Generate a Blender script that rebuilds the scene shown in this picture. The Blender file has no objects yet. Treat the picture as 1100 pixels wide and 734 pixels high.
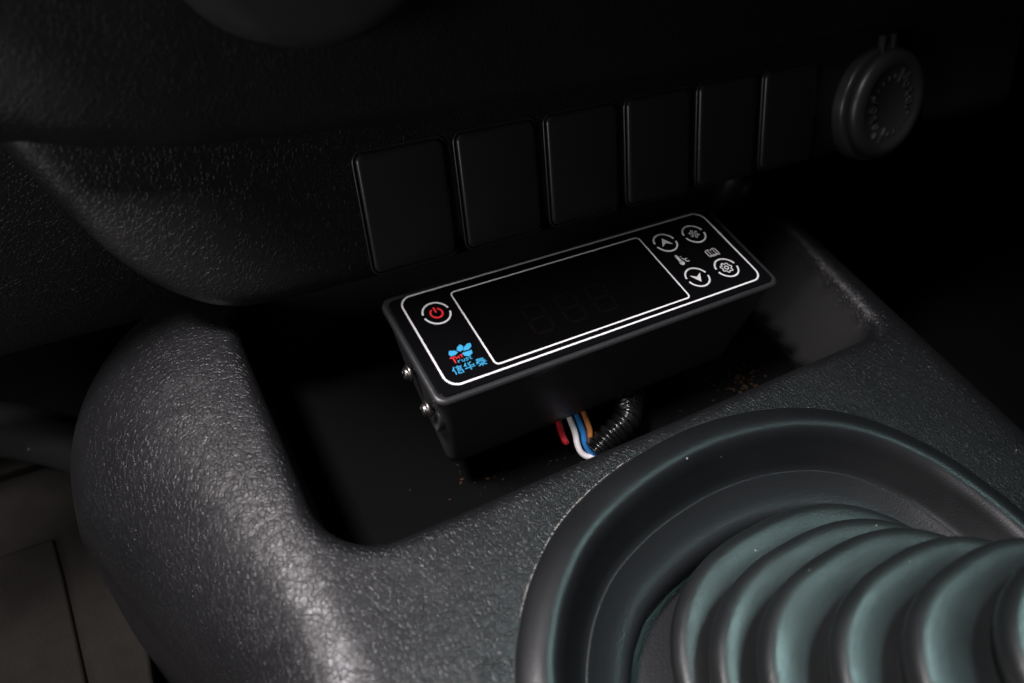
import bpy, bmesh, math, random
from mathutils import Vector, Matrix
random.seed(7)
PI = math.pi
U = 0.01                      # all lengths below are centimetres; meshes are written in metres
sc = bpy.context.scene
COL = sc.collection

# ------------------------------------------------------------------ camera, world, lights, exposure
cam = bpy.data.cameras.new('camera'); camo = bpy.data.objects.new('camera', cam); COL.objects.link(camo)
RR = [[0.8673591167893682, -0.47883783085559944, 0.13565579332885266],
      [-0.2927000360110778, -0.7112506267786274, -0.6391003323607782],
      [0.4025106848784139, 0.5146230442236801, -0.7570655657934326]]
CP = Vector((-11.028874868153657, -11.003638329927076, 14.911040548676938))
right = Vector(RR[0]); up = -Vector(RR[1]); back = -Vector(RR[2])
M = Matrix((right, up, back)).transposed().to_4x4(); M.translation = CP * U
camo.matrix_world = M
cam.sensor_width = 36; cam.lens = 800 / 1100 * 36
cam.clip_start = 0.005; cam.clip_end = 50
cam.dof.use_dof = True; cam.dof.focus_distance = 0.21; cam.dof.aperture_fstop = 9.0
sc.camera = camo

w = bpy.data.worlds.new('World'); sc.world = w; w.use_nodes = True
w.node_tree.nodes['Background'].inputs[0].default_value = (0.8, 0.9, 1, 1)
w.node_tree.nodes['Background'].inputs[1].default_value = 0.0015

def area(name, pos, target, sx, sy, power, col, spread=180):
    l = bpy.data.lights.new(name, 'AREA'); l.shape = 'RECTANGLE'; l.size = sx * U; l.size_y = sy * U
    l.energy = power; l.color = col; l.spread = math.radians(spread)
    o = bpy.data.objects.new(name, l); COL.objects.link(o)
    o.location = Vector(pos) * U
    o.rotation_euler = (Vector(target) - Vector(pos)).to_track_quat('-Z', 'Y').to_euler()
    return o
area('window_light', (-36, 3, 62), (-6, -6, -2), 11, 11, .95, (1.0, 0.93, 0.96), 50)
area('sky_light', (22, -6, 56), (-3, -15, 0), 10, 16, .078, (0.60, 0.94, 0.93), 24)
area('left_fill_light', (-48, -14, 12), (-4, 2, 0), 6, 14, 0.65, (1.0, 0.95, 0.95))  # added fill from the left, brightens left-facing edges and the screws
sc.view_settings.view_transform = 'Standard'; sc.view_settings.look = 'None'
sc.view_settings.exposure = 0.0; sc.view_settings.gamma = 1.0

# ------------------------------------------------------------------ materials
def mat(name, col, rough=0.5, metal=0.0, spec=0.5, coat=0.0, bumps=(), dust=0.0, emit=0.0, vary=0.0, rvary=0.0):
    m = bpy.data.materials.new(name); m.use_nodes = True
    nt = m.node_tree; N = nt.nodes; L = nt.links; b = N['Principled BSDF']
    b.inputs['Base Color'].default_value = (*col, 1); b.inputs['Roughness'].default_value = rough
    b.inputs['Metallic'].default_value = metal; b.inputs['Specular IOR Level'].default_value = spec
    b.inputs['Coat Weight'].default_value = coat; b.inputs['Coat Roughness'].default_value = 0.05
    tc = N.new('ShaderNodeTexCoord')
    def noise(s, d=3):
        n = N.new('ShaderNodeTexNoise'); n.inputs['Scale'].default_value = s; n.inputs['Detail'].default_value = d
        L.new(tc.outputs['Object'], n.inputs['Vector']); return n
    prev = None
    for kind, scale, dist in bumps:
        bp = N.new('ShaderNodeBump'); bp.inputs['Distance'].default_value = dist * U; bp.inputs['Strength'].default_value = 1
        if kind == 'noise':
            n = noise(scale, 2); L.new(n.outputs['Fac'], bp.inputs['Height'])
        elif kind == 'voronoi':
            wn = noise(scale * 0.9, 1)
            mx = N.new('ShaderNodeVectorMath'); mx.operation = 'MULTIPLY_ADD'
            mx.inputs[1].default_value = (0.9 / scale,) * 3
            L.new(wn.outputs['Color'], mx.inputs[0]); L.new(tc.outputs['Object'], mx.inputs[2])
            v = N.new('ShaderNodeTexVoronoi'); v.feature = 'DISTANCE_TO_EDGE'; v.inputs['Scale'].default_value = scale
            L.new(mx.outputs[0], v.inputs['Vector'])
            r = N.new('ShaderNodeMapRange'); r.interpolation_type = 'SMOOTHERSTEP'
            r.inputs['From Min'].default_value = 0.0; r.inputs['From Max'].default_value = 0.13
            L.new(v.outputs['Distance'], r.inputs['Value'])
            # creases come and go
            n2 = noise(scale * 0.5, 2)
            n2r = N.new('ShaderNodeMapRange'); n2r.inputs['From Min'].default_value = .35; n2r.inputs['From Max'].default_value = .55; n2r.inputs['To Min'].default_value = .25
            L.new(n2.outputs['Fac'], n2r.inputs['Value'])
            mm = N.new('ShaderNodeMath'); mm.operation = 'MULTIPLY'
            L.new(r.outputs[0], mm.inputs[0]); L.new(n2r.outputs[0], mm.inputs[1])
            L.new(mm.outputs[0], bp.inputs['Height'])
        if prev: L.new(prev.outputs[0], bp.inputs['Normal'])
        prev = bp
    if prev: L.new(prev.outputs[0], b.inputs['Normal'])
    base = None
    if vary:
        n = noise(90, 4); mr = N.new('ShaderNodeMix'); mr.data_type = 'RGBA'
        mr.inputs['A'].default_value = (*[c * (1 - vary) for c in col], 1); mr.inputs['B'].default_value = (*[c * (1 + vary) for c in col], 1)
        L.new(n.outputs['Fac'], mr.inputs['Factor']); base = mr.outputs['Result']; L.new(base, b.inputs['Base Color'])
    if rvary:
        n = noise(60, 5); r = N.new('ShaderNodeMapRange'); r.inputs['From Min'].default_value = .3; r.inputs['From Max'].default_value = .7
        r.inputs['To Min'].default_value = rough - rvary; r.inputs['To Max'].default_value = rough + rvary
        L.new(n.outputs['Fac'], r.inputs['Value']); L.new(r.outputs[0], b.inputs['Roughness'])
    if dust:
        # sparse pale dust specks, a real layer of dirt on the surface
        v = N.new('ShaderNodeTexVoronoi'); v.inputs['Scale'].default_value = 190
        L.new(tc.outputs['Object'], v.inputs['Vector'])
        sp = N.new('ShaderNodeSeparateColor'); L.new(v.outputs['Color'], sp.inputs[0])
        rad = N.new('ShaderNodeMath'); rad.operation = 'MULTIPLY_ADD'; rad.inputs[1].default_value = 0.055; rad.inputs[2].default_value = 0.0
        L.new(sp.outputs[1], rad.inputs[0])
        lt = N.new('ShaderNodeMath'); lt.operation = 'LESS_THAN'; L.new(v.outputs['Distance'], lt.inputs[0]); L.new(rad.outputs[0], lt.inputs[1])
        gt = N.new('ShaderNodeMath'); gt.operation = 'GREATER_THAN'; gt.inputs[1].default_value = 1 - dust; L.new(sp.outputs[0], gt.inputs[0])
        mu = N.new('ShaderNodeMath'); mu.operation = 'MULTIPLY'; L.new(lt.outputs[0], mu.inputs[0]); L.new(gt.outputs[0], mu.inputs[1])
        mr = N.new('ShaderNodeMix'); mr.data_type = 'RGBA'; mr.inputs['A'].default_value = (*col, 1); mr.inputs['B'].default_value = (.35, .33, .3, 1)
        L.new(mu.outputs[0], mr.inputs['Factor'])
        if base: L.new(base, mr.inputs['A'])
        L.new(mr.outputs['Result'], b.inputs['Base Color'])
    if emit:
        b.inputs['Emission Color'].default_value = (*col, 1); b.inputs['Emission Strength'].default_value = emit
    return m
LEATHER = (('voronoi', 740, 0.0085), ('noise', 260, 0.004))
MT = dict(
    console=mat('grained_console_plastic', (.0055, .0055, .0062), .42, spec=.42, bumps=LEATHER, dust=.02, rvary=.04),
    dash=mat('grained_dash_plastic', (.009, .009, .0095), .45, bumps=(('voronoi', 800, 0.006),), dust=.05),
    pad=mat('soft_dash_pad', (.006, .006, .0065), .6, bumps=(('voronoi', 700, 0.006),), dust=.02),
    side=mat('side_trim_plastic', (.014, .014, .015), .46, bumps=(('voronoi', 760, 0.012), ('noise', 1800, 0.004)), dust=.06),
    blank=mat('smooth_blank_plastic', (.024, .025, .026), .32, bumps=(('noise', 2500, 0.002),), dust=.2),
    panel=mat('lower_panel_plastic', (.010, .010, .011), .55, bumps=(('noise', 1400, 0.01),), dust=.1),
    trim=mat('satin_trim_plastic', (.006, .0065, .007), .38, spec=.38, bumps=(('noise', 2200, 0.004),), dust=.35, rvary=.05),
    trim2=mat('fine_grain_trim_plastic', (.008, .0085, .0095), .42, spec=.35, bumps=(('noise', 1500, 0.007),), dust=.14),
    rubber=mat('boot_rubber', (.008, .009, .0092), .40, bumps=(('noise', 1900, 0.007),), dust=.35, vary=.12, rvary=.08),
    shell=mat('housing_plastic', (.017, .017, .018), .40, bumps=(('noise', 1500, 0.006),), dust=.15),
    glass=mat('black_glossy_face', (.003, .003, .0035), .12, spec=.5, dust=.10),
    window=mat('display_window', (.0018, .0018, .0018), .10, dust=.12),
    seg=mat('unlit_segment', (.0034, .0028, .0022), .15),
    white=mat('white_print', (.68, .68, .68), .5),
    grey=mat('grey_print', (.62, .62, .62), .5),
    red=mat('red_print', (.62, .02, .025), .5, emit=.12),
    blue=mat('blue_print', (.04, .34, .60), .5),
    steel=mat('screw_steel', (.20, .19, .18), .36, metal=1.0),
    wwire=mat('white_wire', (.80, .77, .76), .35), bwire=mat('blue_wire', (.02, .16, .42), .35),
    owire=mat('brown_wire', (.42, .16, .05), .35), rwire=mat('red_wire', (.50, .02, .03), .35),
    conduit=mat('conduit_plastic', (.003, .003, .003), .22, spec=.35),
    mat_=mat('floor_mat_rubber', (.017, .0155, .0135), .9, spec=.12, bumps=(('noise', 900, 0.02), ('noise', 60, 0.05)), dust=.05, vary=.35),
    carpet=mat('carpet', (.0025, .0025, .0025), .95, spec=.1, bumps=(('noise', 800, .08),), vary=.4),
    dirt=mat('dry_leaf_dirt', (.024, .015, .009), .95, spec=.05, vary=.4),
    pocket=mat('pocket_liner', (.006, .006, .006), .5, spec=.12, bumps=(('noise', 900, .006),), dust=.12, vary=.3),
    scuff=mat('pale_scuffed_plastic', (.30, .28, .25), .6),
    letter=mat('glint_lettering_plastic', (.025, .025, .025), .28),  # lighter grey than the cap puts the letters' glints into the colour
    disc=mat('dial_plastic', (.03, .03, .03), .5),
)

# ------------------------------------------------------------------ helpers
def obj(name, bm, m, parent=None, smooth=True):
    bmesh.ops.recalc_face_normals(bm, faces=bm.faces)
    for v in bm.verts: v.co *= U
    me = bpy.data.meshes.new(name); bm.to_mesh(me); bm.free()
    me.materials.append(MT[m] if isinstance(m, str) else m)
    for p in me.polygons: p.use_smooth = smooth
    o = bpy.data.objects.new(name, me); COL.objects.link(o)
    if parent: o.parent = parent
    return o
def empty(name, label, cat, group=None, loc=(0, 0, 0)):
    o = bpy.data.objects.new(name, None); COL.objects.link(o); o['label'] = label; o['category'] = cat
    o.empty_display_size = 0.01
    if group: o['group'] = group
    return o
def tag(o, label=None, cat=None, group=None, kind=None):
    if label: o['label'] = label
    if cat: o['category'] = cat
    if group: o['group'] = group
    if kind: o['kind'] = kind
    return o
def loft(rings, closed=True, cap0=False, cap1=False):
    bm = bmesh.new(); vs = [[bm.verts.new(p) for p in r] for r in rings]
    n = len(rings[0])
    for a, b in zip(vs, vs[1:]):
        for i in range(n if closed else n - 1):
            j = (i + 1) % n; bm.faces.new((a[i], a[j], b[j], b[i]))
    if cap0: bm.faces.new(vs[0][::-1])
    if cap1: bm.faces.new(vs[-1])
    return bm
def rrect(x0, x1, y0, y1, r, n=8):
    pts = []
    for cx, cy, a in ((x1 - r, y1 - r, 0), (x0 + r, y1 - r, 90), (x0 + r, y0 + r, 180), (x1 - r, y0 + r, 270)):
        for i in range(n + 1):
            t = math.radians(a + 90 * i / n); pts.append((cx + r * math.cos(t), cy + r * math.sin(t)))
    return pts
def catmull(P, n=12, closed=True):
    out = []; m = len(P)
    for i in range(m if closed else m - 1):
        g = lambda k: Vector(P[k % m]) if closed else Vector(P[max(0, min(m - 1, k))])
        a, b, c, d = g(i - 1), g(i), g(i + 1), g(i + 2)
        for k in range(n):
            t = k / n
            out.append(.5 * ((2 * b) + (c - a) * t + (2 * a - 5 * b + 4 * c - d) * t * t + (3 * b - a - 3 * c + d) * t ** 3))
    if not closed: out.append(Vector(P[-1]))
    return out
def tube(P, r, n=16, rf=None):
    """round tube along a list of points"""
    P = [Vector(p) for p in P]; rings = []; prev = None
    for i, p in enumerate(P):
        t = (P[min(i + 1, len(P) - 1)] - P[max(i - 1, 0)]).normalized()
        if prev is None: prev = t.orthogonal().normalized()
        s = (prev - t * prev.dot(t)).normalized(); prev = s; q = t.cross(s)
        rr = rf(i) if rf else r
        rings.append([p + s * rr * math.cos(a) + q * rr * math.sin(a) for a in [2 * PI * k / n for k in range(n)]])
    return loft(rings, cap0=True, cap1=True)
def strip_into(bm, pts, wd, z, th=0.006, closed=False):
    """flat printed line of width wd, standing th above z"""
    pts = [Vector(p[:2]) for p in pts]; n = len(pts); L_, R_ = [], []
    for i, p in enumerate(pts):
        a = pts[(i - 1) % n] if closed or i else p; b = pts[(i + 1) % n] if closed or i < n - 1 else p
        d = (b - a).normalized(); nn = Vector((-d.y, d.x))
        L_.append(p + nn * wd / 2); R_.append(p - nn * wd / 2)
    T = [(bm.verts.new((*l, z + th)), bm.verts.new((*r, z + th)), bm.verts.new((*l, z)), bm.verts.new((*r, z))) for l, r in zip(L_, R_)]
    for i in range(n if closed else n - 1):
        a, b = T[i], T[(i + 1) % n]
        bm.faces.new((a[0], b[0], b[1], a[1])); bm.faces.new((a[0], a[2], b[2], b[0])); bm.faces.new((a[1], b[1], b[3], a[3]))
def poly_into(bm, pts, z, th=0.006):
    t = [bm.verts.new((*p[:2], z + th)) for p in pts]; b = [bm.verts.new((*p[:2], z)) for p in pts]; n = len(pts)
    bm.faces.new(t)
    for i in range(n): bm.faces.new((t[i], b[i], b[(i + 1) % n], t[(i + 1) % n]))
def arc(cx, cy, r, a0, a1, n=40):
    return [(cx + r * math.cos(math.radians(a0 + (a1 - a0) * i / n)), cy + r * math.sin(math.radians(a0 + (a1 - a0) * i / n))) for i in range(n + 1)]
def sm(t): t = max(0., min(1., t)); return t * t * (3 - 2 * t)
def sdbox(x, y, x0, x1, y0, y1, r):
    cx, cy = (x0 + x1) / 2, (y0 + y1) / 2
    qx, qy = abs(x - cx) - (x1 - x0) / 2 + r, abs(y - cy) - (y1 - y0) / 2 + r
    return math.hypot(max(qx, 0), max(qy, 0)) + min(max(qx, qy), 0) - r

# ------------------------------------------------------------------ floor
bm = bmesh.new(); bmesh.ops.create_grid(bm, x_segments=2, y_segments=2, size=90)
for v in bm.verts: v.co.z = -17
tag(obj('floor', bm, 'carpet'), 'dark carpeted footwell floor under the console', kind='structure')

# ------------------------------------------------------------------ centre console
TOP = -1.5
BEZ = [(-6.85, -8.2), (-6.23, -7.21), (-5.3, -6.24), (-4.0, -5.38), (-2.3, -4.80), (-.5, -4.52), (1.2, -4.50), (3.0, -4.80), (4.63, -5.42),
       (6.0, -6.45), (7.05, -7.95), (7.6, -9.5), (7.85, -11), (7.95, -13.5), (7.5, -16.5), (5.8, -18.8), (3, -19.6), (.3, -19.8), (-2.6, -19.6),
       (-5.4, -18.8), (-7.0, -16.5), (-7.5, -13.5), (-7.45, -11), (-7.25, -9.5)]
bezel_outline = [p for p in catmull(BEZ, 8)]
def bez_sd(x, y):
    """signed distance to the shifter opening, negative inside"""
    best = 1e9; inside = False; n = len(bezel_outline); j = n - 1
    for i in range(n):
        a = bezel_outline[i]; b = bezel_outline[j]
        if (a.y > y) != (b.y > y) and x < (b.x - a.x) * (y - a.y) / (b.y - a.y) + a.x: inside = not inside
        ex, ey = b.x - a.x, b.y - a.y; wx, wy = x - a.x, y - a.y
        t = max(0, min(1, (wx * ex + wy * ey) / (ex * ex + ey * ey + 1e-12)))
        best = min(best, (wx - ex * t) ** 2 + (wy - ey * t) ** 2); j = i
    d = math.sqrt(best); return -d if inside else d
def console_z(x, y):
    # outer shoulder
    xr = 10.1
    d = sdbox(x, y, -9.75, xr, -40, 3.6, 1.2)
    W, A = (min(5.0, max(2.7, 2.95 + .36 * (y + 4.2))), 5.2) if x < 2 or y > 3.6 else (2.3, 5.2)
    if d <= -.6: z = TOP
    else:
        dd = min(d + .6, W + .6) / (W + .6); z = TOP - A * (1 - math.sqrt(max(0, 1 - dd ** 2.35)))
        if d > W: z -= 12 * min(1, (d - W) / .5)
    # pocket with rounded lip and a soft floor fillet
    skew = 0.11 * (y + 4.4)
    p = sdbox(x - (skew if x > 2 else 0), y, -9.45, 9.45, -4.25, 5.0, 1.9 if x < 2 else 0.9)
    # lip radius .45, wall 1.9 deep
    depth = 3.5; lip = .45; q = -p + .18
    if q > 0:
        if q < lip: dz = lip - math.sqrt(max(0, lip * lip - q * q))
        else: dz = lip + (q - lip) * 6.0
        k = .35
        h = max(k - abs(dz - depth), 0) / k
        dz = min(dz, depth) - h * h * k * .25
        z -= dz
    return z
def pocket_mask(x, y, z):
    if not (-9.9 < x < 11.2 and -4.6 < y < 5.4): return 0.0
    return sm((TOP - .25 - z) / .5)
# grained moulding whose pocket is lined with smooth black plastic: one material blended by the mesh's own 'liner' attribute
console_mat = MT['console']; nt = console_mat.node_tree; N = nt.nodes; L = nt.links
lin = MT['pocket']; pb = N['Principled BSDF']
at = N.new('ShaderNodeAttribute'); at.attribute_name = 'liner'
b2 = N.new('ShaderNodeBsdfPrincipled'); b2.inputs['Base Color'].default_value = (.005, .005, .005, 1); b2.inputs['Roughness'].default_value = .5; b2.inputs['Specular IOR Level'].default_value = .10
at2 = N.new('ShaderNodeAttribute'); at2.attribute_name = 'floor_shade'      # shade on the pocket floor, put into its colour and specular
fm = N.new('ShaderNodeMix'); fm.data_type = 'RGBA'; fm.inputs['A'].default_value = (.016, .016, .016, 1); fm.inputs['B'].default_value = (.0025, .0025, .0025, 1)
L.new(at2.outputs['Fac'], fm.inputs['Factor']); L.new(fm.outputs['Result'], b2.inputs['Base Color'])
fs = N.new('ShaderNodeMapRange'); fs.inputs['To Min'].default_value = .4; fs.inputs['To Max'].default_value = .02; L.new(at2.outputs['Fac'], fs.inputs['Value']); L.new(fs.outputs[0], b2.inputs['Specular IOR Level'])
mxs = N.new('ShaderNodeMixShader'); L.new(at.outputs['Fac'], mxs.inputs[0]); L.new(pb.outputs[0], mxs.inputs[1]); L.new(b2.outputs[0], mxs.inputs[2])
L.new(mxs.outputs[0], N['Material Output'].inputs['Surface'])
xs = []; x = -15.0
while x < 21: xs.append(x); x += .09 if (-14.5 < x < -8.2 or 8.2 < x < 11.5) else .16
ys = []; y = -24.0
while y < 8.6: ys.append(y); y += .4 if y < -11 else (.08 if (-5.2 < y < -3.2) else .14)
bm = bmesh.new(); G = []; pl_ = bm.verts.layers.float.new('liner'); fl_ = bm.verts.layers.float.new('floor_shade')
for yy in ys:
    row = []
    for xx in xs:
        if xx > 17.5: row.append(None); continue
        zz = console_z(xx, yy)
        vv = bm.verts.new((xx, yy, zz)); row.append(vv)
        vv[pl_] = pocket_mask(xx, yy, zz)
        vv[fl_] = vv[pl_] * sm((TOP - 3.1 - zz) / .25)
    G.append(row)
for j in range(len(ys) - 1):
    for i in range(len(xs) - 1):
        q = (G[j][i], G[j][i + 1], G[j + 1][i + 1], G[j + 1][i])
        if None in q: continue
        cx, cy = (xs[i] + xs[i + 1]) / 2, (ys[j] + ys[j + 1]) / 2
        if -7.6 < cx < 8.1 and -20 < cy < -4.4 and bez_sd(cx, cy) < -.30: continue
        bm.faces.new(q)
for v in [v for v in bm.verts if not v.link_faces]: bm.verts.remove(v)
console = empty('centre_console', 'black grained plastic centre console with open pocket, wrapped round the shifter opening', 'console')
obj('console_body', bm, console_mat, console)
# smooth side panel below the grained moulding
rings = []
for yy in [-24 + 1.0 * k for k in range(27)]:
    rings.append([(-11.6, yy, -4.6), (-12.2, yy, -5.3), (-12.75, yy, -7), (-13.5, yy, -10), (-14.0, yy, -13), (-14.3, yy, -17)])
obj('console_side_panel', loft(rings, closed=False), 'panel', console)

# shifter bezel: profile swept round the opening; distances measured inward
def offset(out, d):
    n = len(out); r = []
    for i in range(n):
        t = (out[(i + 1) % n] - out[i - 1]).normalized(); r.append(Vector((out[i].x - (-t.y) * -d * 1.0, out[i].y - t.x * d, 0)))
    return r
# orientation check: outline runs clockwise seen from above
area2 = sum(bezel_outline[i - 1].x * bezel_outline[i].y - bezel_outline[i].x * bezel_outline[i - 1].y for i in range(len(bezel_outline)))
sgn = 1 if area2 > 0 else -1
def inset(out, d):
    n = len(out); r = []
    for i in range(n):
        t = (out[(i + 1) % n] - out[i - 1]).normalized(); nn = Vector((-t.y, t.x)) * sgn
        r.append(Vector((out[i].x, out[i].y)) + nn * d)
    return r
PROF = [(-.02, -1.2), (.0, -.10), (.02, .02), (.08, .10), (.2, .19), (.4, .29), (.6, .34), (.78, .33), (.92, .26), (1.05, .12), (1.2, -.12), (1.4, -.42), (1.55, -.62), (1.66, -.70)]
PROF2 = [(1.66, -.70), (1.68, -.63), (1.72, -.61), (1.78, -.64), (1.95, -.74), (2.2, -.86), (2.4, -.93), (2.6, -.98), (2.75, -1.06), (2.86, -1.22), (2.92, -1.5), (2.95, -2.6)]
base_out = [Vector((p.x, p.y)) for p in bezel_outline]
def smooth_prof(P, k=4):
    out = []
    for q in catmull([(a, b, 0) for a, b in P], k, closed=False): out.append((q.x, q.y))
    return out
def sweep(P): return loft([[(p.x, p.y, TOP + h) for p in inset(base_out, d)] for d, h in smooth_prof(P)])
bez = empty('tmp', 'x', 'x'); bpy.data.objects.remove(bez)
obj('shifter_bezel', sweep(PROF), 'trim', console)
obj('shifter_bezel_inner_lip', sweep(PROF2), 'trim2', console)

# pale worn line where the bezel rubs the console
bm = bmesh.new(); so = inset(base_out, -.015); n_ = len(so)
i0 = min(range(n_), key=lambda i: (so[i] - Vector((-6.0, -6.9))).length); i1 = min(range(n_), key=lambda i: (so[i] - Vector((-1.4, -4.6))).length)
seg_ = so[min(i0, i1):max(i0, i1) + 1]
fine = [p for p in catmull([(p.x, p.y, 0) for p in seg_], 10, closed=False)]
for a, b in zip(fine, fine[1:]):
    t_ = random.random()
    if t_ < .35: continue
    wd = random.uniform(.004, .022); mid = (a + b) / 2; d = b - a
    mm_ = Matrix.Translation((mid.x, mid.y, TOP + .045)) @ Matrix.Rotation(math.atan2(d.y, d.x), 4, 'Z') @ Matrix.Diagonal((d.length, wd, .012, 1))
    bmesh.ops.create_cube(bm, size=1, matrix=mm_)
obj('worn_edge', bm, 'scuff', console, smooth=False)

# ------------------------------------------------------------------ rubber gaiter
boot = empty('gear_lever_gaiter', 'grey-green ribbed rubber gaiter with stepped folds rising out of the shifter opening', 'gaiter')
#        cx, cy, r, z
RG = [(1.0, -12.0, 4.2, -2.95), (.85, -11.95, 4.55, -2.0), (.75, -12.55, 4.25, -1.1), (.85, -12.95, 3.9, -.2), (1.35, -13.45, 3.52, .7), (1.95, -13.95, 3.27, 1.6), (2.9, -14.4, 3.0, 2.5), (3.9, -14.9, 2.8, 3.4), (4.9, -15.4, 2.6, 4.3)]
def ringpts(cx, cy, r, z, n=144, e=2.5):
    o = []
    for k in range(n):
        a = 2 * PI * k / n; c, s = math.cos(a), math.sin(a)
        rr = r / (abs(c) ** e + abs(s) ** e) ** (1 / e)
        o.append((cx + rr * c, cy + rr * s, z))
    return o
seq = []
for k, (cx, cy, r, z) in enumerate(RG):
    px_, py_, pr_, pz_ = RG[k - 1] if k else (cx, cy, r + .6, z - .9)
    h = z - pz_
    # wall of this fold, then rounded shoulder
    for dr, dz in ((-.44, -.92), (-.36, -.82), (-.16, -.62), (-.05, -.46), (0, -.28), (0, -.14), (-.03, -.03), (-.09, .06), (-.18, .11), (-.30, .13)):
        seq.append((cx, cy, r + dr, z + dz))
    if k + 1 < len(RG):
        nx, ny, nr, nz = RG[k + 1]
        a = (cx, cy, r - .30, z + .13); b = (nx, ny, nr - .46, nz - .94)
        for t, dz in ((.25, .03), (.5, .03), (.75, .0), (.93, -.01)):
            seq.append(tuple(a[i] + (b[i] - a[i]) * t for i in range(3)) + (a[3] + (b[3] - a[3]) * t + dz,))
            seq[-1] = (a[0] + (b[0] - a[0]) * t, a[1] + (b[1] - a[1]) * t, a[2] + (b[2] - a[2]) * t, a[3] + (b[3] - a[3]) * t + dz)
bm = loft([ringpts(*s) for s in seq], cap1=True)
obj('ribbed_bellows', bm, 'rubber', boot)
bm = loft([ringpts(1.0, -12.0, r, z) for r, z in ((5.9, -3.9), (5.6, -3.6), (5.2, -3.5), (3.8, -3.45))])
obj('gaiter_base', bm, 'trim2', boot)

# ------------------------------------------------------------------ dashboard
dash = empty('dashboard', 'black dashboard lower panel with six blank switch covers above the console pocket', 'dashboard')
P0 = Vector((0, 3.2, .5)); Dv = Vector((0, .44, .898)); Nv = Vector((0, -.898, .44))     # panel plane: v runs up it, N towards the seats
def onp(x, v, h=0.0): return P0 + Vector((x, 0, 0)) + Dv * v + Nv * h
# outline of the lower panel in (x, v): bottom edge with the curved left end
OUT = [(24, -1.12), (14, -1.12), (5, -1.1), (-4, -1.08), (-6.6, -1.05), (-8.4, -.98), (-9.5, -.72), (-10.3, -.22), (-11.0, .45), (-11.6, 1.3), (-12.1, 2.3), (-12.6, 3.4), (-13.1, 4.6), (-13.6, 6.0)]
oc = [(p.x, p.y) for p in catmull([(a, b, 0) for a, b in OUT], 10, closed=False)]
bnd = [Vector(p) for p in oc] + [Vector((-13.6, 8)), Vector((24, 8))]
rings = []
def inset2(P, d):
    n = len(P); r = []
    for i in range(n):
        t = (P[min(i + 1, n - 1)] - P[max(i - 1, 0)]).normalized(); r.append(P[i] + Vector((t.y, -t.x)) * -d * -1)
    return r
edge = [Vector(p) for p in oc]
test = inset2(edge, .1)
sg = 1 if test[5].y > edge[5].y else -1
for d, h in ((.9, -3.2), (.25, -2.2), (.02, -1.3), (0, -.9), (.04, -.6), (.15, -.36), (.34, -.16), (.6, -.05), (.95, 0)):
    rings.append([onp(p.x, p.y, h) for p in inset2(edge, d * sg)])
bm = loft(rings, closed=False)
inn = inset2(edge, .95 * sg)
lo = [bm.verts.new(onp(p.x, p.y, 0)) for p in inn]
hi = [bm.verts.new(onp(p.x, 7.5, 0)) for p in inn]
for i in range(len(lo) - 1): bm.faces.new((lo[i], lo[i + 1], hi[i + 1], hi[i]))
bmesh.ops.remove_doubles(bm, verts=bm.verts, dist=1e-4)
obj('lower_panel', bm, 'dash', dash)
# blank switch covers, each standing a little proud in its frame
def blank(x0, x1, v0, v1):
    R = []
    for d, h in ((-.10, .0), (-.09, .025), (-.05, .03), (-.035, -.04), (-.03, -.12)):
        R.append([onp(a, b, h) for a, b in rrect(x0 + d, x1 - d, v0 + d, v1 - d, .22 + max(0, -d))])
    fr = loft(R)
    R = []
    for d, h in ((0, -.12), (0, .03), (.015, .07), (.05, .10), (.10, .115)):
        R.append([onp(a, b, h) for a, b in rrect(x0 + d, x1 - d, v0 + d, v1 - d, .2)])
    cv = loft(R, cap1=True)
    return cv, fr
for k in range(6):
    x0 = -5.40 + 2.92 * k
    cv, fr = blank(x0, x0 + 2.52, -.72, 2.58)
    b = obj('switch_blank', cv, 'blank', dash); obj('blank_frame', fr, 'blank', b)
# 12 volt socket with hinged cap
cxs, cvs = 14.85, .68
def disc(R, n=64): return loft([[onp(cxs + r * math.cos(a), cvs + r * math.sin(a), h) for a in [2 * PI * k / n for k in range(n)]] for r, h in R], cap1=True)
sk = obj('socket_ring', disc([(2.1, -.05), (2.1, .35), (2.06, .42), (1.98, .46), (1.8, .46)]), 'blank', dash)
cap = obj('socket_cap', disc([(1.8, .46), (1.92, .52), (1.97, .64), (1.95, .78), (1.87, .88), (1.72, .95), (1.55, .96), (1.42, .93), (1.36, .89)]), 'shell', dash)
# raised lettering round the cap
bm = bmesh.new()
def ring_glyph(a0, S, size, rad=1.06):
    a = math.radians(a0); c = Vector((cxs + rad * math.cos(a), cvs + rad * math.sin(a))); u = Vector((math.sin(a), -math.cos(a))); w_ = Vector((math.cos(a), math.sin(a)))
    for st in S:
        for p, q in zip(st, st[1:]):
            p2 = c + u * (p[0] - .4) * size + w_ * (p[1] - .5) * size; q2 = c + u * (q[0] - .4) * size + w_ * (q[1] - .5) * size
            A = onp(p2.x, p2.y, .90); B = onp(q2.x, q2.y, .90); d = (B - A)
            if d.length < 1e-5: continue
            m3 = Matrix((d.normalized(), Nv.cross(d.normalized()), Nv)).transposed().to_4x4(); m3.translation = (A + B) / 2
            bmesh.ops.create_cube(bm, size=1, matrix=m3 @ Matrix.Diagonal((d.length + .03, .045, .07, 1)))
GM = [[(0, 0), (0, 1), (.4, .35), (.8, 1), (.8, 0)]]
GO = [[(.1, .3), (.0, .15), (.2, 0), (.45, .0), (.55, .3), (.4, .6), (.15, .6), (.0, .4)]]
GT = [[(.3, .95), (.3, .1), (.5, 0)], [(.1, .6), (.5, .6)]]
GR = [[(.1, 0), (.1, .6)], [(.1, .4), (.3, .6), (.5, .58)]]
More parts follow.
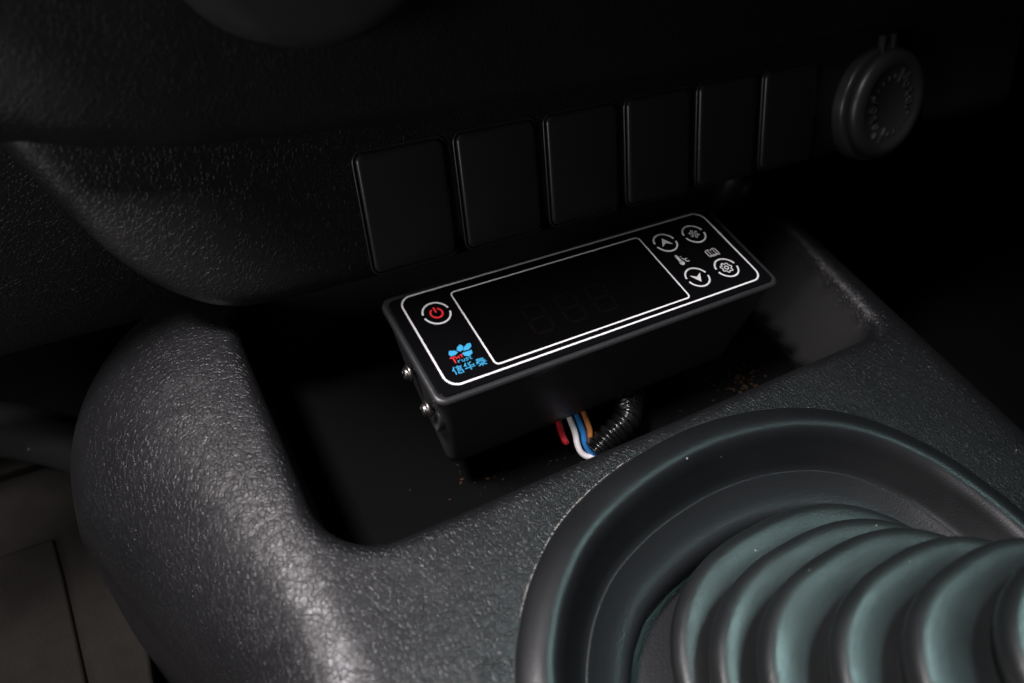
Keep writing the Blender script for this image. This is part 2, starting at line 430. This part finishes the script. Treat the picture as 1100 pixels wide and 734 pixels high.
for base in (62, 242):
    for k, (g, sz) in enumerate(((GM, .50), (GO, .42), (GT, .45), (GO, .42), (GR, .42))): ring_glyph(base - k * 21, g, sz)
for a in (90, 108, 126, 144, 162, 180, 270, 288, 306, 324, 342): ring_glyph(a, [[(.35, .3), (.45, .6)]], .35)
obj('embossed_lettering', bm, 'letter', cap, smooth=False)
bm = bmesh.new()
for (dx, w2) in ((-.28, .09), (.28, .09)):
    bmesh.ops.create_cube(bm, size=1, matrix=Matrix.Translation(onp(cxs + dx, cvs + 2.1, .4)) @ Matrix.Rotation(math.radians(-26), 4, 'X') @ Matrix.Diagonal((.12, .25, .7, 1)))
obj('cap_hinge', bm, 'shell', cap, smooth=False)
# upper pad overhanging the lower panel
def pad_edge(x):   # v position of the overhanging edge
    pts = [(-15, 4.6), (-12.8, 4.33), (-11, 3.9), (-9, 3.55), (-6, 3.35), (-1.2, 3.25), (5, 3.3), (12, 3.5), (17.7, 3.66), (26, 3.9)]
    for (a, b), (c, d) in zip(pts, pts[1:]):
        if a <= x <= c: return b + (d - b) * sm((x - a) / (c - a))
    return pts[-1][1] if x > 0 else pts[0][1]
rings = []
for i in range(90):
    x = -24 + i * .55
    v = pad_edge(x)
    k_ = .45 + .55 * sm((x + 16.5) / 3.5) - .35 * sm((x - .5) / 3.5)      # unseen brow added to shade the controller, cut back where light must reach
    prof = [(v + .4, -.6), (v + .12, -.2), (v, .25), (v + .05, .6), (v + .25, .9), (v + .6, 1.15), (v + 1.3, 1.4), (v + 2.6, 1.75), (v + 4.2, 2.5), (v + 5.8, 4.2 * k_), (v + 6.8, 6.4 * k_), (v + 7.8, 8.2 * k_), (v + 8.8, 8.6 * k_), (v + 9.8, 5 * k_), (v + 9.4, -8)]
    rings.append([onp(x, *q) for q in smooth_prof(prof, 5)])
obj('upper_pad', loft(rings, closed=False), 'pad', dash)
# side trim behind the console: curved grained sheet
rings = []
for i in range(60):
    x = -26 + i * .35
    t = (x + 26) / 20.
    prof = [(x, 6.8 + .02 * (x + 12) ** 2, 6), (x, 7.1 + .02 * (x + 12) ** 2, 2), (x, 7.5 + .02 * (x + 12) ** 2, -2), (x, 8.2 + .02 * (x + 12) ** 2, -4.5), (x, 9.3, -6.2), (x, 10.6, -7.0)]
    rings.append([tuple(q) for q in catmull(prof, 6, closed=False)])
obj('side_trim', loft(rings, closed=False), 'side', dash)

# ------------------------------------------------------------------ blurred dial above
bm = loft([[(Vector((-6.5, 3.3, 8.9)) + Vector((r * math.cos(a), -h * .9, r * math.sin(a) * .9 + h * .44))) for a in [2 * PI * k / 64 for k in range(64)]] for r, h in ((2.6, -1), (2.6, .5), (2.45, .8), (2.1, 1.0), (1.0, 1.05))], cap1=True)
obj('control_dial', bm, 'disc', dash)

# ------------------------------------------------------------------ the controller in the pocket
dev = empty('digital_controller', 'black rectangular touch controller with white outlines and red power symbol, tilted in the console pocket', 'controller')
hw, y0, y1 = 5.78, -1.98, 1.80
def rr3(d, z, r=.34, dy=0): return [(a, b, z) for a, b in rrect(-hw + d, hw - d, y0 + d, y1 - d, max(.05, r - d * .6))]
R = [rr3(.16, -.02), rr3(.10, .0), rr3(.05, -.01), rr3(.01, -.05), rr3(0, -.11), rr3(.02, -.19), rr3(.06, -.24)]
obj('housing_rim', loft(R), 'shell', dev)
def body(f, d):
    """horizontal-ish section of the tapering body; f 0 at the rim, 1 at the bottom"""
    o = []
    for a, b in rrect(-hw + d, hw - d, y0 + d, y1 - d, .3):
        zb = -3.5 + (b - y0) * .27
        o.append((a * (1 - .10 * f) , b + .02 * f, -.24 + (zb + .24) * f))
    return o
R = [body(0, .06), body(.02, .10), body(.05, .11)] + [body(k / 10, .11) for k in range(1, 10)] + [body(.98, .11), body(1.0, .15)]
obj('housing', loft(R, cap1=True), 'shell', dev)
R = [rr3(.17, -.06, .32), rr3(.17, .005, .32), rr3(.19, .02, .32)]
face = obj('face_panel', loft(R, cap1=True), 'glass', dev, smooth=False)
ZF = .02
bm = bmesh.new(); poly_into(bm, [(a, b) for a, b in rrect(-3.86, 2.58, -1.40, 1.30, .12, 5)], ZF, .003)
win = obj('display_window', bm, 'window', dev, smooth=False)
bm = bmesh.new()
strip_into(bm, rrect(-5.29, 5.30, -1.60, 1.60, .36, 10), .055, ZF, closed=True)
obj('outline_print', bm, 'white', dev, smooth=False)
bm = bmesh.new()
strip_into(bm, rrect(-3.87, 2.59, -1.41, 1.31, .12, 6), .050, ZF, closed=True)
obj('display_outline_print', bm, 'white', dev, smooth=False)
# faint unlit digits
bm = bmesh.new()
for cx in (-2.05, -.98, .06):
    W2, H2, sl = .30, .50, .18
    def P(u, v): return (cx + u + v * -sl * -.2, -.42 + v)
    for s in (((-W2 + .06, H2), (W2 - .06, H2)), ((-W2 + .06, 0), (W2 - .06, 0)), ((-W2 + .06, -H2), (W2 - .06, -H2)), ((-W2, .06), (-W2, H2 - .05)), ((W2, .06), (W2, H2 - .05)), ((-W2, -H2 + .05), (-W2, -.06)), ((W2, -H2 + .05), (W2, -.06))):
        strip_into(bm, [P(*s[0]), P(*s[1])], .085, ZF + .003, .002)
obj('unlit_digits', bm, 'seg', win, smooth=False)
# touch keys
def key(name, cx, cy, draw, m='white'):
    bm = bmesh.new()
    strip_into(bm, arc(cx, cy, .375, 10, 172), .055, ZF); strip_into(bm, arc(cx, cy, .375, 190, 352), .055, ZF)
    k = obj(name, bm, 'white', dev, smooth=False)
    bm = bmesh.new(); draw(bm, cx, cy); obj('symbol', bm, m, k, smooth=False)
    return k
def power(bm, cx, cy):
    strip_into(bm, arc(cx, cy, .165, 118, 422), .055, ZF); strip_into(bm, [(cx, cy + .22), (cx, cy + .02)], .055, ZF)
def arrow(s):
    def f(bm, cx, cy):
        tip, l, r, nt = (cx, cy + s * .2), (cx - .2, cy - s * .13), (cx + .2, cy - s * .13), (cx, cy - s * .02)
        poly_into(bm, [tip, l, nt][::1], ZF); poly_into(bm, [tip, nt, r], ZF)
    return f
def snow(bm, cx, cy):
    for k in range(6):
        a = math.radians(60 * k + 30); c, s = math.cos(a), math.sin(a)
        strip_into(bm, [(cx + .03 * c, cy + .03 * s), (cx + .19 * c, cy + .19 * s)], .024, ZF)
        for q in (-1, 1):
            b = a + q * .85
            strip_into(bm, [(cx + .10 * c, cy + .10 * s), (cx + .10 * c + .07 * math.cos(b), cy + .10 * s + .07 * math.sin(b))], .02, ZF)
def gear(bm, cx, cy):
    pts = []
    for k in range(96):
        a = 2 * PI * k / 96; r = .172 + .024 * math.tanh(3 * math.cos(7 * a)); pts.append((cx + r * math.cos(a), cy + r * math.sin(a)))
    strip_into(bm, pts, .03, ZF, closed=True); strip_into(bm, arc(cx, cy, .065, 0, 352, 24), .03, ZF)
key('power_key', -4.53, .77, power, 'red')
key('up_key', 3.30, .79, arrow(1)); key('down_key', 3.32, -.82, arrow(-1))
key('snowflake_key', 4.45, .79, snow, 'grey'); key('gear_key', 4.47, -.83, gear)
# thermometer with C, and the book
bm = bmesh.new()
tx, ty = 3.25, -.03
strip_into(bm, [(tx, ty + .20), (tx, ty - .08)], .09, ZF); poly_into(bm, arc(tx, ty - .12, .085, 0, 345, 23), ZF); poly_into(bm, arc(tx, ty + .2, .044, 0, 340, 17), ZF)
strip_into(bm, [(tx + .09, ty + .13), (tx + .15, ty + .13)], .02, ZF); strip_into(bm, [(tx + .09, ty + .05), (tx + .15, ty + .05)], .02, ZF)
strip_into(bm, arc(tx + .24, ty - .06, .065, 50, 310, 20), .026, ZF); strip_into(bm, arc(tx + .155, ty + .0, .02, 0, 350, 12), .012, ZF)
obj('thermometer_print', bm, 'grey', dev, smooth=False)
bm = bmesh.new()
bx, by = 4.47, -.13
for s in (-1, 1):
    strip_into(bm, [(bx, by - .09), (bx, by + .13), (bx + s * .08, by + .15), (bx + s * .15, by + .15), (bx + s * .2, by + .12), (bx + s * .2, by - .10), (bx + s * .12, by - .08), (bx, by - .10)], .024, ZF)
    strip_into(bm, [(bx + s * .1, by + .14), (bx + s * .1, by - .07)], .016, ZF)
    strip_into(bm, [(bx, by - .14), (bx + s * .12, by - .12), (bx + s * .2, by - .14)], .02, ZF)
obj('book_print', bm, 'grey', dev, smooth=False)
# maker's emblem: four petals, THT / rust wordmark, three characters
bm = bmesh.new()
for q in ([(-4.86, -.64), (-4.80, -.53), (-4.66, -.57), (-4.57, -.66), (-4.68, -.72), (-4.83, -.73)],
          [(-4.61, -.60), (-4.55, -.50), (-4.43, -.44), (-4.37, -.53), (-4.43, -.64), (-4.53, -.68)],
          [(-4.47, -.68), (-4.40, -.57), (-4.24, -.48), (-4.14, -.50), (-4.17, -.62), (-4.30, -.70)],
          [(-4.53, -.72), (-4.46, -.72), (-4.22, -.72), (-4.24, -.83), (-4.38, -.90), (-4.50, -.84)]):
    c_ = Vector((sum(p[0] for p in q), sum(p[1] for p in q))) / len(q)
    poly_into(bm, [tuple(c_ + (Vector(p) - c_) * .90) for p in q], ZF)
obj('petal_emblem', bm, 'blue', dev, smooth=False)
def strokes(bm, S, x, y, sx, sy, wd, z=ZF):
    for s in S: strip_into(bm, [(x + a * sx, y + b * sy) for a, b in s], wd, z)
bm = bmesh.new()
strokes(bm, [[(0, 1), (.42, 1)], [(.2, 1), (.2, -.9)]], -4.88, -.87, .40, .10, .034)          # tall T
strokes(bm, [[(0, 0), (0, 1)], [(.0, .55), (.6, .55)], [(.6, 0), (.6, 1)], [(.85, 1), (1.6, 1)], [(1.2, 1), (1.2, 0)]], -4.72, -.855, .13, .085, .022)
obj('wordmark_initials', bm, 'red', dev, smooth=False)
bm = bmesh.new()
strokes(bm, [[(0, 0), (0, 1)], [(0, .7), (.3, 1), (.6, .95)],
             [(.9, 1), (.9, .2), (1.1, 0), (1.4, 0), (1.5, .2), (1.5, 1)],
             [(2.4, 1), (1.95, 1), (1.85, .75), (2.4, .35), (2.35, .02), (1.8, 0)],
             [(2.9, 1.3), (2.9, .15), (3.1, 0), (3.3, .05)], [(2.65, 1), (3.25, 1)]], -4.72, -.985, .115, .075, .018)
obj('wordmark_letters', bm, 'blue', dev, smooth=False)
CH = [  # 信 华 泰 as strokes in a unit square
    [[(.30, 1), (.18, .72), (.02, .52)], [(.20, .72), (.20, 0)], [(.60, 1), (.68, .92)], [(.38, .84), (1, .84)], [(.45, .66), (.93, .66)], [(.45, .50), (.93, .50)], [(.47, .34), (.47, .0)], [(.91, .34), (.91, .0)], [(.47, .33), (.91, .33)], [(.47, .04), (.91, .04)]],
    [[(.30, 1), (.18, .80), (.02, .64)], [(.20, .80), (.20, .46)], [(.80, .98), (.62, .80), (.42, .68)], [(.52, 1), (.52, .62), (.60, .52), (.94, .52), (.96, .64)], [(.0, .32), (1, .32)], [(.5, .46), (.5, 0)]],
    [[(.12, .92), (.88, .92)], [(.18, .77), (.82, .77)], [(.04, .62), (.96, .62)], [(.48, 1), (.40, .72), (.24, .52), (.0, .40)], [(.58, .62), (.76, .48), (1, .38)], [(.5, .48), (.5, .02), (.40, .05)], [(.24, .36), (.36, .28)], [(.10, .10), (.44, .24)], [(.78, .38), (.60, .26)], [(.56, .24), (.90, .06)]],
]
bm = bmesh.new()
for i, S in enumerate(CH): strokes(bm, S, -5.0 + i * .335, -1.30, .29, .25, .022)
obj('character_print', bm, 'blue', dev, smooth=False)
for fx in (-3.6, 3.6):
    bm = bmesh.new(); bmesh.ops.create_cube(bm, size=1, matrix=Matrix.Translation((fx, .55, -4.0)) @ Matrix.Diagonal((1.6, 1.4, 2.05, 1)))
    obj('foam_foot', bm, 'carpet', dev, smooth=False)
# screws on the left end
def screw(y, z):
    x = -5.45 + .15
    ax = Vector((-1, 0, -.1)).normalized(); s = ax.orthogonal().normalized(); q = ax.cross(s); c0 = Vector((-5.72, y, z))
    def rg(r, h): return [c0 + ax * h + s * r * math.cos(a) + q * r * math.sin(a) for a in [2 * PI * k / 32 for k in range(32)]]
    o = obj('screw', loft([rg(.1, .0 - .35), rg(.1, -.08), rg(.23, -.08), rg(.24, -.02), rg(.22, .02), rg(.175, .02), rg(.175, .06), rg(.165, .10), rg(.13, .125), rg(.06, .135)], cap1=True), 'steel', dev)
    bm = bmesh.new()
    for a in (25, 115):
        d = (s * math.cos(math.radians(a)) + q * math.sin(math.radians(a))); n = ax.cross(d)
        mtx = Matrix((d, n, ax)).transposed().to_4x4(); mtx.translation = c0 + ax * .125
        bmesh.ops.create_cube(bm, size=1, matrix=mtx @ Matrix.Diagonal((.2, .045, .05, 1)))
    obj('cross_slot', bm, 'conduit', o, smooth=False)
screw(-.13, -.93); screw(-1.30, -1.05)
# moulded lug on the end face beside the lower screw
bm = loft([[(-5.52 + dx, -1.62 + .17 * r * math.cos(a), -1.30 + .42 * r * math.sin(a)) for a in [2 * PI * k / 32 for k in range(32)]] for r, dx in ((1, .2), (1, -.02), (.9, -.05), (.75, -.05), (.65, .02))], cap1=True)
obj('side_lug', bm, 'shell', dev)

# ------------------------------------------------------------------ wires and conduit
def wire(name, P, r, m, label):
    return tag(obj(name, tube(catmull(P, 8, closed=False), r, 16), m), label, 'wire', 'wires coming out under the controller')
wire('wire', [(-1.1600000000000001, -1.5, -3.0), (-1.01, -1.72, -3.55), (-0.91, -2.13, -4.05), (-0.92, -2.36, -4.3), (-0.81, -2.57, -4.6), (-0.53, -2.71, -4.8), (-0.02, -2.62, -4.9)], .095, 'wwire', 'white wire looping out beneath the controller, left of the blue one')
wire('wire', [(-0.91, -1.5, -3.0), (-0.76, -1.72, -3.55), (-0.66, -2.17, -4.05), (-0.67, -2.4, -4.3), (-0.54, -2.58, -4.6), (-0.24, -2.7, -4.8), (0.31, -2.57, -4.9)], .095, 'bwire', 'blue wire looping out beneath the controller between the white and brown ones')
wire('wire', [(-0.6599999999999999, -1.5, -3.0), (-0.51, -1.72, -3.55), (-0.41, -2.16, -4.05), (-0.43, -2.35, -4.3), (-0.3, -2.54, -4.6), (0.01, -2.59, -4.8), (0.58, -2.39, -4.9)], .095, 'owire', 'brown wire looping out beneath the controller, nearest the ribbed conduit')
wire('wire', [(-1.56, -1.5, -3.0), (-1.4100000000000001, -1.72, -3.55), (-1.31, -1.99, -4.05), (-1.24, -2.18, -4.25), (-1.0, -1.75, -4.6), (-0.7, -1.2, -4.9)], .095, 'rwire', 'red wire peeking out under the controller, leftmost of the four wires')
P = catmull([(-0.55, -2.86, -4.3), (-0.02, -2.71, -3.95), (0.66, -2.51, -3.75), (1.1, -2.1, -3.85), (1.75, -1.4, -4.0), (2.4, -.2, -4.3)], 40, closed=False)
tag(obj('corrugated_conduit', tube(P, .4, 24, rf=lambda i: .40 + .05 * math.sin(i * 2 * PI / 13)), 'conduit'), 'shiny black corrugated conduit curving out from under the front edge of the controller', 'conduit')
# dry dirt on the pocket floor
bm = bmesh.new()
for k in range(150):
    if k < 70: x, y = random.uniform(-4.6, -.5), -1.7 + random.gauss(0, .35)
    elif k < 120: x, y = random.gauss(6.3, .7), random.gauss(-2.2, .35)
    else: x, y = random.uniform(-8, 7), random.uniform(-2.6, -1)
    s = random.uniform(.015, .05) * (1.2 if 70 <= k < 120 else .8)
    m4 = Matrix.Translation((x, y, TOP - 3.5 + s * .4)) @ Matrix.Rotation(random.uniform(0, 6), 4, Vector((random.random(), random.random(), random.random() + .1))) @ Matrix.Diagonal((s * 2, s * 1.3, s * .6, 1))
    bmesh.ops.create_icosphere(bm, subdivisions=1, radius=1, matrix=m4)
tag(obj('dirt', bm, 'dirt', smooth=False), 'brown dry dirt and leaf crumbs on the pocket floor', 'dirt', kind='stuff')

# ------------------------------------------------------------------ footwell: mat and cable
mt = empty('floor_mat', 'worn grey rubber floor mat with raised border in the footwell beside the console', 'floor mat')
def slab(pts, z0, z1, r=.15):
    bm = bmesh.new(); c = sum((Vector(p) for p in pts), Vector((0, 0))) / len(pts)
    def sc_(p, d): v = Vector(p) - c; return c + v * (1 - d / v.length)
    R = [[(*p, z0) for p in pts], [(*p, z1 - r) for p in pts], [(*sc_(p, r * .3), z1 - r * .3) for p in pts], [(*sc_(p, r), z1) for p in pts]]
    bm.free(); return loft(R, cap1=True)
obj('mat_sheet', slab([(-30, -12), (-14.9, -12), (-14.9, 0), (-14.6, 3.3), (-15.0, 7), (-15.6, 10.2), (-30, 10.2)], -14.6, -14.0), 'mat_', mt)
obj('mat_border', slab([(-30, 10.2), (-15.65, 10.2), (-15.5, 11.1), (-30, 11.1)], -14.6, -13.6), 'mat_', mt)
obj('mat_tread_panel', slab([(-30, -12), (-17.0, -12), (-16.8, 0), (-16.9, 5), (-17.0, 6.7), (-30, 6.7)], -14.1, -13.75), 'mat_', mt)
bm = tube(catmull([(-26, 11.5, -11), (-21, 11.8, -11.5), (-18, 11.4, -12.2), (-16, 10.6, -13.2), (-14.5, 9.5, -14.2), (-13.4, 8, -15)], 10, closed=False), 1.1, 24)
tag(obj('air_duct', bm, 'blank'), 'smooth black tube running behind the console above the floor mat', 'duct')
